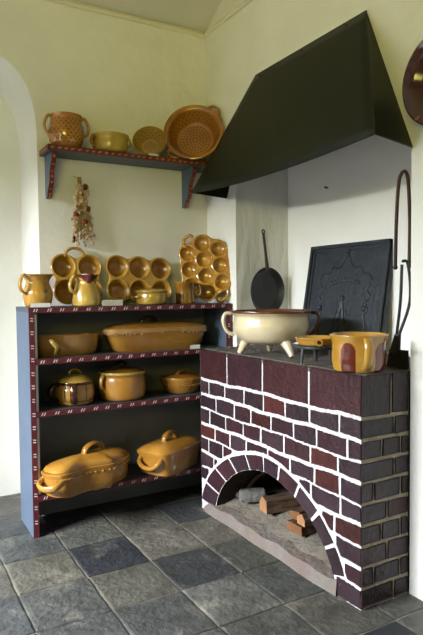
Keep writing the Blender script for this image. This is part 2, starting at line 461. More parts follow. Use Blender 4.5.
gx = [HE+.048+(.2-HE-.05)*i/10 for i in range(11)]; gy = [-.40-1.08*j/24 for j in range(25)]
vs = [(x, y, .058+.036*min(1, max(0, (x-HE-.05)/.13))+.010*math.sin(x*23+y*9)*math.sin(y*17)*(1 if i else .2)+random.uniform(-.003, .003)) for i, x in enumerate(gx) for y in gy]
m.add(vs, [(i*25+j, i*25+j+1, (i+1)*25+j+1, (i+1)*25+j) for i in range(10) for j in range(24)])
m.build('ash_bed', ASH, hearth, mtx=off)
m = M(); P_ = [(-.09, CY+.44*math.cos(t), .325*math.sin(t)) for t in [PI*(.14+.72*k/24) for k in range(25)]]
m.tube(P_, .007, side=(1, 0, 0), flat=2.2, smooth=False)
m.build('arch_band', RUST, hearth, mtx=off)

# ------------------------------------------------------------------ hood
hood = thing('chimney_hood', 'dark green sheet metal hood above the hearth niche', 'hood', (0, -.93, 1.75))
offh = Matrix.Translation((0, .93, -1.75))
HX, Y0, Y1, HZ = -.233, -.2305, -1.631, 1.7535
T0 = Vector((-.004, -.542, 2.346)); T1 = Vector((-.004, -1.353, 2.350))
def hpt(u, v):
    top = T0.lerp(T1, u); bot = Vector((HX, Y0, HZ)).lerp(Vector((HX, Y1, HZ)), u)
    p = top.lerp(bot, v)
    sag = 4*u*(1-u)
    p.z -= .028*sag*v**2*(1.15-.3*u); p.x -= .004*math.sin(PI*v)*sag
    return p
m = M(); nu, nv = 20, 12
vs = [hpt(i/nu, j/nv) for i in range(nu+1) for j in range(nv+1)]
m.add(vs, [(i*(nv+1)+j, i*(nv+1)+j+1, (i+1)*(nv+1)+j+1, (i+1)*(nv+1)+j) for i in range(nu) for j in range(nv)])
fp = m.build('front_panel', [HOOD, HOOD_IN], hood, angle=60, mtx=offh)
sd = fp.modifiers.new('thick', 'SOLIDIFY'); sd.thickness = .004; sd.material_offset = 0
m = M(); m.add([T1, hpt(1, 1), (-.004, -1.600, 1.738), hpt(1, .5)], [(0, 3, 1, 2)])
o = m.build('side_panel', HOOD, hood, smooth=False, mtx=offh); o.modifiers.new('thick', 'SOLIDIFY').thickness = .004
m = M(); m.add([T0, hpt(0, 1), (-.004, -.236, 1.738), hpt(0, .5)], [(0, 3, 1, 2)])
o = m.build('side_panel', HOOD_IN, hood, smooth=False, mtx=offh); o.modifiers.new('thick', 'SOLIDIFY').thickness = .004
for u in (.08, .5, .86):
    m = M(); p = hpt(u, .04); nrm = Vector((-.93, 0, .37)); m.ball(p+nrm*.002, .006)
    m.build('rivet', RUST, hood, mtx=offh)

# ------------------------------------------------------------------ wall shelf
def dashes(m, p, d, up, L, step, mi, n_=(0, -1, 0), kind='dash', eps=.0015, start=.03):
    p = Vector(p); d = Vector(d).normalized(); up = Vector(up).normalized(); nn = Vector(n_)
    t = start; 
    while t < L-.02:
        c = p+d*(t+random.uniform(-.003, .003))+nn*eps
        if kind == 'dash':
            for s in (-.0062, .0062):
                q = c+d*s; sl = d*.0035
                m.add([q-up*.0075-sl-d*.002, q-up*.0075-sl+d*.003, q+up*.0075+sl+d*.003, q+up*.0075+sl-d*.002], [(0, 1, 2, 3)], mi)
        else:
            m.add([c+d*math.cos(a)*.010+up*(math.sin(a)*.0055+math.cos(a)*.003) for a in [PI*k/4 for k in range(8)]], [tuple(range(8))], mi)
        t += step
SZ, SD_, SL, SR = 1.949, -.186, -1.018, -.012
ws = thing('wall_shelf', 'blue grey wall shelf with red patterned edge, above the dresser', 'shelf', (-.5, 0, SZ))
offs = Matrix.Translation((.5, 0, -SZ))
m = M(); m.box((SL+.004, SD_+.006, SZ-.028), (SR, -.002, SZ)); m.build('board', BLUE_D, ws, smooth=False, mtx=offs)
m = M(); m.box((SL+.002, SD_, SZ-.027), (SR, SD_+.008, SZ-.003)); m.box((SL, SD_, SZ-.030), (SL+.006, -.004, SZ-.001))
dashes(m, (SL, SD_, SZ-.0155), (1, 0, 0), (0, 0, 1), SR-SL, .036, 1, kind='dot', start=.02)
dashes(m, (SL, 0, SZ-.0155), (0, -1, 0), (0, 0, 1), .18, .036, 1, n_=(-1, 0, 0), kind='dot')
m.build('edge_strip', [RED, ORANGE], ws, smooth=False, mtx=offs)
for bx in (-.99, -.176):
    m = M()
    front = [(-.150, 1.920), (-.146, 1.885), (-.118, 1.850), (-.098, 1.820), (-.096, 1.795), (-.084, 1.765), (-.058, 1.735), (-.046, 1.715), (-.044, 1.700)]
    fr = [tuple(p[:2]) for p in catmull([(a, b, 0) for a, b in front], 3)]
    m.prism([(-.003, 1.921)]+fr+[(-.003, 1.700)], 0, bx, bx+.022)
    br = m.build('bracket', BLUE, ws, smooth=False, mtx=offs)
    m = M()
    for a, b in zip(fr[:-1], fr[1:]):
        m.add([(bx-.001, a[0]-.003, a[1]), (bx+.023, a[0]-.003, a[1]), (bx+.023, b[0]-.003, b[1]), (bx-.001, b[0]-.003, b[1]), 
               (bx-.001, a[0]+.004, a[1]), (bx+.023, a[0]+.004, a[1]), (bx+.023, b[0]+.004, b[1]), (bx-.001, b[0]+.004, b[1])],
              [(0, 1, 2, 3), (0, 3, 7, 4), (1, 5, 6, 2), (2, 6, 7, 3)])
    for k in range(2, len(fr)-1, 3):
        c = Vector((bx+.011, fr[k][0]-.0045, fr[k][1])); m.add([c+Vector((math.cos(t)*.007, -.001*0, math.sin(t)*.007)) for t in [PI*q/4 for q in range(8)]], [tuple(range(8))], 1)
    m.build('bracket_strip', [RED, ORANGE], br, smooth=False)

# ------------------------------------------------------------------ dresser (open shelf unit)
UL, UF, UR, UH = -1.156, -.291, -.016, 1.130
S = [.877, .620, .205]
un = thing('open_dresser', 'blue grey open dresser of four tiers with maroon dashed edges, left of the hearth', 'shelf unit', (-.58, -.14, 0))
offu = Matrix.Translation((.58, .14, 0))
for x in (UL, UR-.024):
    m = M(); m.box((x, UF+.004, 0), (x+.024, -.004, UH-.003)); m.build('side_panel', BLUE, un, smooth=False, mtx=offu)
m = M(); m.box((UL-.001, UF+.004, UH-.024), (UR+.001, -.003, UH)); m.build('top_board', BLUE_D, un, smooth=False, mtx=offu)
for z in S:
    m = M(); m.box((UL+.024, UF+.006, z-.022), (UR-.024, -.012, z)); m.build('shelf_board', BLUE_D, un, smooth=False, mtx=offu)
m = M(); m.box((UL+.024, -.014, .004), (UR-.024, -.004, UH-.024)); m.build('back_panel', BACK, un, smooth=False, mtx=offu)
m = M(); m.box((UL+.0245, UF+.010, .21), (UL+.040, UF+.022, UH-.035)); m.build('pale_strip', PALE_STRIP, un, smooth=False, mtx=offu)  # narrow pale strip just inside the left stile
def strip(a, b, vert=False, step=.066):
    m = M(); m.box(a, b)
    a = Vector(a); b = Vector(b)
    if vert: dashes(m, ((a.x+b.x)/2, a.y, b.z), (0, 0, -1), (1, 0, .35), abs(b.z-a.z), step, 1)
    else: dashes(m, (a.x, a.y, (a.z+b.z)/2), (1, 0, 0), (0, 0, 1), b.x-a.x, step, 1)
    m.build('edge_strip', [MAROON, WHITE], un, smooth=False, mtx=offu)
strip((UL, UF-.001, 0), (UL+.027, UF+.008, UH-.028), True)
strip((UR-.027, UF-.001, 0), (UR, UF+.008, UH-.028), True)
strip((UL, UF-.002, UH-.028), (UR, UF+.008, UH-.001))
for z in S: strip((UL+.028, UF-.001, z-.027), (UR-.028, UF+.008, z))

# ------------------------------------------------------------------ pottery helpers
def handle_loop(r0, z0, r1, z1, out, ang, R=.008, flat=1.5, sag=0.):
    """vertical strap handle in the plane at angle ang, from (r0,z0) to (r1,z1) bulging outward by out"""
    d = Vector((math.cos(ang), math.sin(ang), 0)); side = Vector((-math.sin(ang), math.cos(ang), 0))
    zm = (z0+z1)/2
    P = [d*(r0-.004)+Vector((0, 0, z0)), d*(r0+out*.55)+Vector((0, 0, z0+(z0-z1)*.10)), d*(max(r0, r1)+out)+Vector((0, 0, zm+(z0-z1)*.16)),
         d*(max(r0, r1)+out*.85)+Vector((0, 0, zm-(z0-z1)*.22)), d*(r1-.004)+Vector((0, 0, z1))]
    return P, R, side, flat
def add_handle(parent, mtl, *a, **k):
    P, R, side, flat = handle_loop(*a, **k); m = M(); m.tube(P, R, side=side, flat=flat); return m.build('handle', mtl, parent)
def lug(parent, mtl, pr, z, ang, w, out, R=.008, rise=.0, ax=1., ay=1., name='handle'):
    """horizontal loop handle"""
    P = []
    for k in range(7):
        t = -1+2*k/6; a = ang+t*w/pr; rr = pr-.004+(out+.004)*(1-abs(t)**3)
        P.append((rr*math.cos(a)*ax, rr*math.sin(a)*ay, z+rise*(1-t*t)))
    m = M(); m.tube(P, R, side=(0, 0, 1), flat=1.1); return m.build(name, mtl, parent)
def arch_handle(parent, mtl, c, d, L, h, R=.008, flat=1.6, name='handle'):
    d = Vector(d).normalized(); c = Vector(c); side = Vector((-d.y, d.x, 0))
    P = [c-d*L/2, c-d*L*.42+Vector((0, 0, h*.65)), c-d*L*.15+Vector((0, 0, h)), c+d*L*.15+Vector((0, 0, h)), c+d*L*.42+Vector((0, 0, h*.65)), c+d*L/2]
    m = M(); m.tube(P, R, side=side, flat=flat); return m.build(name, mtl, parent)
def rope_band(m, pts, n_, r, mi=1):
    pass

# --- wall shelf pottery ------------------------------------------------
# two handled pierced pot
t = thing('colander_pot', 'tall orange brown pierced pot with two ear handles on the wall shelf', 'colander', (-.902, -.108, SZ), 0, 'pierced colanders')
pf = [(.062, 0), (.078, .02), (.089, .06), (.088, .105), (.078, .145), (.080, .158), (.084, .166)]
m = M(); m.lathe(vessel(pf), 48); dots(m, pf, .022, .138, 9, 22, .0042); m.build('body', [ORANGEB, HOLE], t)
for a in (math.radians(185), math.radians(-12)): add_handle(t, ORANGEB, .080, .152, .088, .060, .027, a, R=.0075)
# yellow low pot
t = thing('low_pot', 'low yellow pot with a rolled rim and small lug handles on the wall shelf', 'pot', (-.664, -.115, SZ))
pf = [(.070, 0), (.090, .012), (.096, .042), (.094, .072), (.101, .083), (.102, .090)]
m = M(); m.lathe(vessel(pf), 48); m.build('body', OCHRE_Y, t)
m = M(); m.lathe([(0, .113), (.006, .113), (.009, .107), (.008, .102), (.03, .100), (.070, .095), (.092, .090), (.092, .086), (0, .086)], 40); m.build('lid', OCHRE_Y, t)
add_handle(t, TERRA, .097, .078, .092, .026, .018, math.radians(192), R=.007)
add_handle(t, OCHRE_Y, .097, .078, .094, .038, .014, math.radians(-8), R=.007)
# leaning bowls: local +Z is the bowl's opening
def lean(loc, yaw, tilt):
    """matrix: local z -> facing direction (yaw measured from -Y towards -X), tilted up by tilt from horizontal"""
    d = Vector((-math.sin(yaw), -math.cos(yaw), 0)); f = (d*math.cos(tilt)+Vector((0, 0, math.sin(tilt)))).normalized()
    x = f.cross(Vector((0, 0, 1))).normalized()*-1; y = f.cross(x)
    return Matrix(((x.x, y.x, f.x, loc[0]), (x.y, y.y, f.y, loc[1]), (x.z, y.z, f.z, loc[2]), (0, 0, 0, 1)))
R_ = .098; pf = [(.040, 0), (.058, .010), (.080, .032), (.092, .052), (.098, .062)]
tl = math.radians(24); yw = math.radians(28)
f = Vector((-math.sin(yw)*math.cos(tl), -math.cos(yw)*math.cos(tl), math.sin(tl)))
cz = SZ+R_*math.cos(tl)+.002
t = thing('colander_bowl', 'small pale pierced bowl tilted on its side on the wall shelf', 'colander', group='pierced colanders', mtx=lean(Vector((-.432, -.118, cz+.006))-f*.062, yw, tl))
m = M(); m.lathe(vessel(pf), 48, mifn=lambda i, n, a: 0 if i < n*.52 else 2)
inn = [(.010, .0062)]+[(r-.006, z+.002) for r, z in pf]
dots(m, inn, .014, .050, 4, 16, .0034, inward=True, eps=.002); 
for k in range(3):
    for j in range(4+5*k): m.disc((.010*(1+k*1.1)*math.cos(j*6.283/(4+5*k)), .010*(1+k*1.1)*math.sin(j*6.283/(4+5*k)), .0072), (0, 0, 1), .0034, 1)
m.build('bowl', [OCHRE_Y, HOLE, PALE_IN], t)
# large colander
R_ = .176; pf = [(.090, 0), (.114, .012), (.138, .047), (.155, .084), (.164, .092), (.176, .096)]
tl = math.radians(17); yw = math.radians(34)
f = Vector((-math.sin(yw)*math.cos(tl), -math.cos(yw)*math.cos(tl), math.sin(tl)))
cz = SZ+R_*math.cos(tl)+.001
t = thing('colander_dish', 'large brown pierced dish leaning in the corner on the wall shelf', 'colander', group='pierced colanders', mtx=lean(Vector((-.172, -.155, cz))-f*.096, yw, tl))
m = M(); m.lathe(vessel(pf, t=.007), 56)
for k in range(5):
    nn = (6, 12, 18, 23, 27)[k]
    for j in range(nn):
        r = .016+.0175*k; a = j*2*PI/nn+k*.3; m.disc((r*math.cos(a), r*math.sin(a), .0085), (0, 0, 1), .0045, 1)
inn = [(.078, .0072)]+[(r-.007, z+.001) for r, z in pf[1:]]
dots(m, inn, .022, .072, 4, 30, .0043, inward=True, eps=.002)
m.build('dish', [TERRA, HOLE], t)
lug(t, TERRA, .170, .088, math.radians(50), .040, .030, R=.009)
lug(t, TERRA, .170, .088, math.radians(230), .040, .030, R=.009)

# --- dresser top ------------------------------------------------------
# cream ochre mug pot with green spot
t = thing('belly_mug', 'ochre bellied mug with a green spot at the left end of the dresser top', 'mug', (-1.083, -.175, UH), 0)
pf = [(.052, 0), (.064, .012), (.072, .045), (.0725, .075), (.060, .110), (.057, .128), (.070, .150), (.083, .160)]
m = M(); m.lathe(vessel(pf, .005), 44)
g = M()
gd = Vector((math.cos(math.radians(-72)), math.sin(math.radians(-72)), 0)); m.disc(gd*.0742+Vector((0, 0, .078)), gd, .009, 1, 10)
m.build('body', [OCHRE, GREEN], t)
add_handle(t, OCHRE, .066, .150, .070, .060, .040, math.radians(208), R=.0068)
# jug with red-brown spout
t = thing('spouted_jug', 'light ochre jug with a red brown pouring lip on the dresser top', 'jug', (-.838, -.195, UH), 0)
pf = [(.066, 0), (.074, .008), (.073, .040), (.064, .085), (.054, .115), (.053, .128), (.060, .150), (.064, .160)]
SA = math.radians(-92)
def spout(p, a, r, z):
    da = (a-SA+PI) % (2*PI)-PI
    if z > .10:
        k = max(0, (z-.10)/.06)*math.exp(-(da/.42)**2); d = Vector((math.cos(SA), math.sin(SA), 0)); p = p+d*.026*k+Vector((0, 0, .002*k))
    return p
pv = vessel(pf, .005)
def spm(i, n, a):
    da = abs((a-SA+PI) % (2*PI)-PI); z = pv[i][1]
    if i > n*.5: return 1 if z > .10 else 0
    return 1 if z > .112 and da < .10+1.15*(z-.112)/.05 else 0
m = M(); m.lathe(pv, 60, fn=spout, mifn=spm); m.build('body', [OCHRE_L, REDB], t)
add_handle(t, OCHRE_L, .060, .146, .066, .062, .036, math.radians(200), R=.0075)
# cup trays
def tray(name, parent, cups, R_out, rc, depth, mats, k=.03, thick=.012, hole=None):
    """cups [(u,v)], lobed plate with a dished cup at each; local x = u, y = v, z towards the viewer"""
    cu = sum(c[0] for c in cups)/len(cups); cv = sum(c[1] for c in cups)/len(cups)
    def sdf(u, v):
        s = sum(math.exp(-(math.hypot(u-a, v-b)-R_out)/k) for a, b in cups); return -k*math.log(s)+0*k
    na, nr = 120, 46; off_ = 0
    def Rr(th):
        lo_, hi_ = 0, .5
        for _ in range(30):
            md = (lo_+hi_)/2
            if sdf(cu+md*math.cos(th), cv+md*math.sin(th)) < 0: lo_ = md
            else: hi_ = md
        return lo_
    RR = [Rr(2*PI*i/na) for i in range(na)]
    def hgt(u, v):
        h = 0
        for a, b in cups:
            d = math.hypot(u-a, v-b)/rc
            if d < 1: h = -depth*(1-d**3.2)**.62
            elif d < 1.22: h = max(h, .0035*math.sin(PI*(d-1)/.22))
        return h
    front = [Vector((cu, cv, hgt(cu, cv)))]; back = [Vector((cu, cv, hgt(cu, cv)-thick))]
    for j in range(1, nr+1):
        for i in range(na):
            q = j/nr; r = RR[i]*q; th = 2*PI*i/na; u, v = cu+r*math.cos(th), cv+r*math.sin(th)
            e = .006*(1 if j == nr else 0)
            front.append(Vector((u, v, hgt(u, v)-e))); back.append(Vector((u, v, hgt(u, v)-thick+e)))
    m = M(); fs = []; mi = []
    nF = len(front)
    def quad(base, fl):
        out = []
        for i in range(na): out.append((base, base+1+i, base+1+(i+1) % na))
        for j in range(1, nr):
            for i in range(na):
                a = base+1+(j-1)*na+i; b = base+1+(j-1)*na+(i+1) % na; out.append((a, a+na, b+na, b))
        return out
    ff = quad(0, 0)
    o = len(m.v); m.v += front+back
    for f_ in ff:
        zc = sum(front[q].z for q in f_)/len(f_); m.f.append(list(f_)); m.m.append(1 if zc < -depth*.55 and len(mats) > 1 else 0); m.c.append((1, 1, 1))
    for f_ in quad(nF, 0): m.f.append(list(f_)[::-1]); m.m.append(0); m.c.append((1, 1, 1))
    for i in range(na):
        a = 1+(nr-1)*na+i; b = 1+(nr-1)*na+(i+1) % na; m.f.append([a, b, b+nF, a+nF]); m.m.append(0); m.c.append((1, 1, 1))
    return m.build(name, mats, parent, angle=0)
def stand(loc, yaw, back, roll=0.):
    """local x right, y up, z to the viewer; leaning back by angle back, rolled in its plane"""
    d = Vector((-math.sin(yaw), -math.cos(yaw), 0)); z = (d*math.cos(back)+Vector((0, 0, math.sin(back)))).normalized()
    x = Vector((0, 0, 1)).cross(z).normalized(); y = z.cross(x)
    Rm = Matrix(((x.x, y.x, z.x), (x.y, y.y, z.y), (x.z, y.z, z.z))) @ Matrix.Rotation(roll, 3, 'Z')
    return Matrix.Translation(Vector(loc)) @ Rm.to_4x4()
# four cup tray
bk = math.radians(9)
CUP_IN = glaze('brown_ochre_cup', (188, 126, 46), (158, 98, 30), rough=.16)
t = thing('egg_tray', 'ochre clover shaped tray with four round cups and a top loop handle, behind the jug', 'baking tray', group=None, mtx=stand((-.842, -.094, UH+.010), 0, bk, math.radians(1)))
cups = [(-.066, .070), (.066, .070), (-.070, .204), (.070, .200)]
tray('tray', t, cups, .070, .058, .046, [OCHRE, CUP_IN], k=.020)
m = M(); m.tube([(-.058, .256, -.008), (-.044, .290, -.006), (-.010, .304, -.004), (.030, .294, -.006), (.052, .256, -.010)], .0085, side=(0, 0, 1), flat=1.2); m.build('handle', OCHRE, t)
# six cup tray
t = thing('muffin_tray', 'ochre tray with six round cups in two rows, behind the small lidded pot', 'baking tray', mtx=stand((-.488, -.090, UH+.008), 0, bk, math.radians(-2)))
cups = [(u, v) for v in (.070, .202) for u in (-.132, 0, .132)]
tray('tray', t, cups, .068, .057, .040, [OCHRE, CUP_IN], k=.020)
# ten dimple pan in the corner
t = thing('dimple_pan', 'amber pan of round dimples with two pierced ears, leaning in the corner on the dresser', 'baking tray', mtx=stand((-.112, -.212, UH+.006), math.radians(34), math.radians(7), math.radians(7)))
cups = [(-.092, .110), (-.092, .207), (-.092, .304)]+[(0, .060), (0, .157), (0, .254), (0, .350)]+[(.092, .110), (.092, .207), (.092, .304)]
tray('pan', t, cups, .052, .042, .030, [AMBER, AMBER], k=.024)
for u, v, a in ((-.080, .374, 140), (.086, .036, -40)):
    m = M(); c = Vector((u, v, -.006)); d = Vector((math.cos(math.radians(a)), math.sin(math.radians(a)), 0)); w = Vector((-d.y, d.x, 0))
    m.tube([c-w*.034-d*.012, c-w*.034+d*.010, c+d*.026, c+w*.034+d*.010, c+w*.034-d*.012], .010, side=(0, 0, 1), flat=.9); m.build('ear_handle', AMBER, t)
# small lidded pot
t = thing('small_lidded_pot', 'small olive ochre pot with a flat knobbed lid on the dresser top', 'pot', (-.474, -.205, UH))
pf = [(.070, 0), (.082, .008), (.085, .038), (.083, .060), (.089, .068), (.090, .074)]
m = M(); m.lathe(vessel(pf, .005), 44); m.build('body', OCHRE_O, t)
m = M(); m.lathe([(0, .106), (.010, .106), (.016, .100), (.016, .095), (.011, .091), (.024, .091), (.060, .086), (.084, .079), (.088, .076), (.084, .072), (0, .072)], 44); m.build('lid', OCHRE_O, t)
for a in (190, -10): lug(t, OCHRE_O, .085, .042, math.radians(a), .020, .016, R=.006)
# brown mug
t = thing('straight_mug', 'brown ochre straight mug with one handle, beside the dimpled pan', 'mug', (-.262, -.20, UH))
pf = [(.050, 0), (.056, .006), (.054, .050), (.053, .085), (.058, .112), (.060, .122)]

m = M(); m.lathe(vessel(pf, .005), 44); m.build('body', MUGB, t)
add_handle(t, MUGB, .056, .104, .054, .030, .030, math.radians(-22), R=.007)
# cards
def card(loc, w, h, label, rotz=0, mtl=CARD, lean_=25):
    m = M(); m.box((-w/2, 0, 0), (w/2, .001, h)); m.add([(-w/2, .001, h), (w/2, .001, h), (w/2, h*.5, 0), (-w/2, h*.5, 0)], [(0, 1, 2, 3)])
    o = m.build('label_card', mtl, None, loc, (math.radians(-lean_)*0, 0, rotz), smooth=False); return tag(o, label, 'card', 'blank label cards')
card((-1.093, -.270, UH), .095, .020, 'white label card in front of the bellied mug with the green spot')
card((-.720, -.262, UH), .112, .030, 'grey white label card between the spouted jug and the small lidded pot', mtl=CARD_G)
card((-.238, -.268, S[0]), .062, .022, 'white label card at the right end of the upper dresser shelf, by the long terrine')
card((-.716, -.272, S[2]), .052, .024, 'cream label card on the bottom dresser shelf between the two casseroles', mtl=CARD_G)
card((-.436, -.176, SZ), .055, .012, 'white label card on the wall shelf in front of the small pierced bowl')

# --- inside the dresser -----------------------------------------------------
def sup(ax, ay, e, n=56):
    return [(ax*math.copysign(abs(math.cos(t))**(2/e), math.cos(t)), ay*math.copysign(abs(math.sin(t))**(2/e), math.sin(t))) for t in [2*PI*k/n for k in range(n)]]
def ring(plan, s, z, zf=None):
    return [Vector((p[0]*s[0], p[1]*s[1], z+(zf(p) if zf else 0))) for p in plan]
def dish(plan, levels, t=.012):
    """levels [(scale, z)] outer from bottom to rim; returns loft rings of a thick open dish"""
    rs = [ring(plan, (s, s), z) for s, z in levels]
    s1, z1 = levels[-1]; A = max(abs(p[0]) for p in plan); k = t/A
    rs += [ring(plan, (s1-k*.3, s1-k*.4), z1+t*.3), ring(plan, (s1-k, s1-k*1.6), z1)]
    for s, z in levels[-2::-1]:
        if z > t: rs.append(ring(plan, (s-k, s-k*1.8), z))
    rs.append(ring(plan, (levels[0][0]-k, levels[0][0]-k*1.8), t))
    return rs
# oval dish
t = thing('oval_dish', 'open oval ochre baking dish at the left of the upper dresser shelf', 'dish', (-.935, -.150, S[0]), math.radians(4))
plan = sup(.176, .088, 2.4)
m = M(); m.loft(dish(plan, [(.80, 0), (.88, .012), (.95, .055), (.985, .092), (1.0, .104)])); m.build('body', CASS, t)
P = [(-.160, -.035, .080), (-.196, -.030, .078), (-.206, 0, .078), (-.196, .030, .078), (-.160, .035, .080)]
m = M(); m.tube(P, .009, side=(0, 0, 1), flat=1.3); m.build('handle', CASS, t)
P = [(-.110, -.072, .088), (-.112, -.108, .082), (-.090, -.112, .050), (-.085, -.080, .018)]
m = M(); m.tube(P, .009, side=(1, 0, 0), flat=1.6); m.build('handle', OCHRE_L, t)  # pale strap stands in for a sliver of light on the dish
# long terrine
t = thing('long_terrine', 'long lidded ochre terrine with a dark arched lid handle on the upper dresser shelf', 'terrine', (-.430, -.155, S[0]), math.radians(1))
plan = sup(.303, .098, 5)
m = M(); m.loft(dish(plan, [(.80, 0), (.85, .010), (.925, .062), (.975, .096), (.99, .101), (1.0, .122)]), mifn=None); m.build('body', CASS, t)
m = M(); m.loft([ring(plan, (1.005, 1.01), .104), ring(plan, (1.008, 1.014), .115), ring(plan, (1.004, 1.01), .125)], cap0=False, cap1=False)
for k in range(56):
    p0 = plan[k]; m.ball((p0[0]*.99, p0[1]*.985, .097), .0055, seg=6)
m.build('rim_band', PINK, t)
m = M(); m.loft([ring(plan, (.975, .955), .120), ring(plan, (.98, .96), .128), ring(plan, (.92, .86), .137), ring(plan, (.76, .62), .147), ring(plan, (.5, .4), .153), ring(plan, (.1, .08), .155)]); ld = m.build('lid', CASS, t)
arch_handle(ld, DBROWN, (-.04, 0, .151), (1, 0, 0), .100, .032, R=.007)
# small brown and cream pot
t = thing('striped_lidded_pot', 'small brown striped ochre pot with a domed lid on the middle dresser shelf', 'pot', (-.902, -.165, S[1]), math.radians(5)); t.scale = (1.1, 1.1, 1.06)
pf = [(.066, 0), (.084, .010), (.094, .045), (.092, .078), (.084, .098), (.087, .106), (.088, .110)]
m = M(); m.lathe(vessel(pf, .006), 48, mifn=lambda i, n, a: 1 if (n*.36 < i < n*.60) else 0)
for k in range(5):
    a = math.radians(-140+k*32); o6 = sm(pf, 6)
    pp = [(r*math.cos(a), r*math.sin(a), z) for r, z in o6 if .022 < z < .098]
    m.tube(pp, .0022, side=(-math.sin(a), math.cos(a), 0), flat=1.3, smooth=False, mi=1, seg=6)
for zz in (.024, .100):
    r_ = rad(pf, zz); m.tube([(r_*math.cos(q*PI/24), r_*math.sin(q*PI/24), zz) for q in range(49)], .0022, side=(0, 0, 1), smooth=False, mi=1, seg=6)
m.build('body', [OCHRE, DBROWN], t)
m = M(); m.lathe(sm([(0, .148), (.02, .147), (.05, .139), (.072, .124), (.083, .112)])+[(.083, .107), (0, .107)], 44); ld = m.build('lid', OCHRE_L, t)
arch_handle(ld, OCHRE_O, (0, 0, .144), (1, 0, 0), .052, .026, R=.0062)
add_handle(t, DBROWN, .088, .098, .090, .030, .040, math.radians(188), R=.009, flat=1.8)
add_handle(t, DBROWN, .088, .098, .090, .018, .026, math.radians(246), R=.009, flat=1.8)
# larger lidded pot
t = thing('round_lidded_pot', 'larger round ochre pot with a cream rim and dark lid on the middle dresser shelf', 'pot', (-.638, -.158, S[1]), 0)
pf = [(.104, 0), (.122, .012), (.130, .055), (.128, .105), (.124, .128), (.130, .140), (.133, .150)]
m = M(); m.lathe(vessel(pf, .006), 52, mifn=lambda i, n, a: 1 if (n*.42 < i < n*.60) else 0); m.build('body', [CASS, CREAM_B], t)
m = M(); m.lathe(sm([(0, .176), (.05, .174), (.09, .165), (.121, .152)])+[(.121, .147), (0, .147)], 48); ld = m.build('lid', MUGB, t)
arch_handle(ld, DBROWN, (0, 0, .173), (1, .2, 0), .06, .026, R=.007)
add_handle(t, CASS, .122, .132, .124, .058, .026, math.radians(203), R=.0085)
add_handle(t, CASS, .122, .132, .124, .058, .022, math.radians(10), R=.0085)
# small bowl with lid handle
t = thing('handled_bowl', 'flared ochre bowl with a slanting lid handle on the middle dresser shelf', 'bowl', (-.272, -.155, S[1]), 0)
pf = [(.075, 0), (.088, .008), (.108, .040), (.122, .078), (.126, .090)]
m = M(); m.lathe(vessel(pf, .007), 48); 
for k in range(44):
    a = 2*PI*k/44; m.ball((.113*math.cos(a), .113*math.sin(a), .052), .0048, 1, seg=6)
m.build('body', [CASS, TERRA], t)
m = M(); m.lathe(sm([(0, .110), (.05, .107), (.09, .098), (.116, .090)])+[(.116, .085), (0, .085)], 44); ld = m.build('lid', TERRA, t)
P = [(-.040, -.02, .100), (-.030, -.02, .114), (.000, -.01, .128), (.030, .005, .132), (.042, .012, .118), (.046, .016, .098)]
m = M(); m.tube(P, .008, side=(0, 1, 0), flat=1.5); m.build('handle', CASS, ld)
# waisted goose casserole
t = thing('waisted_casserole', 'long waisted ochre casserole with a strap handled lid on the bottom dresser shelf', 'casserole', (-.868, -.262, S[2]), math.radians(25))
def waist(n=80):
    out = []
    for k in range(n):
        th = 2*PI*k/n; x = .248*math.copysign(abs(math.cos(th))**.80, math.cos(th))
        xx = x*.285/.248; w = .096+.022*math.cos(2*PI*(xx+.285)/.36) if xx < .08 else .081+.022*math.sin((xx-.08)/.2*PI/2)
        y = w*math.copysign(abs(math.sin(th))**.72, math.sin(th))-.014*math.sin((x+.05)*7)
        out.append((x, y))
    return out
plan = waist()
rise = lambda p: .022*(p[0]+.285)/.57
m = M(); 
lv = [(.86, 0), (.93, .008), (.97, .045), (.99, .090), (1.0, .104), (1.025, .112), (1.03, .122)]
rs = [ring(plan, (s, s), z) for s, z in lv]+[ring(plan, (1.0, .98), .124), ring(plan, (.95, .9), .118), ring(plan, (.93, .86), .08), ring(plan, (.85, .8), .014)]
m.loft(rs)
for k in range(44, 76):
    p = plan[k % 80]; m.ball((p[0]*1.01, p[1]*1.02, .096), .0055, seg=6)
m.build('body', CASS, t)
m = M(); lz = .122
rs = [ring(plan, (.97, .94), lz), ring(plan, (.985, .955), lz+.008), ring(plan, (.95, .90), lz+.020), ring(plan, (.86, .76), lz+.032), ring(plan, (.70, .54), lz+.042), ring(plan, (.45, .30), lz+.050), ring(plan, (.1, .06), lz+.053)]
m.loft(rs); ld = m.build('lid', CASS, t)
arch_handle(ld, CASS, (.035, -.002, lz+.044), (1, 0, 0), .130, .046, R=.010, flat=1.8)
P = [(-.226, -.070, .092), (-.272, -.064, .072), (-.290, -.006, .062), (-.272, .050, .072), (-.226, .060, .092)]
m = M(); m.tube(P, .012, side=(0, 0, 1), flat=1.5); m.build('handle', CASS, t)
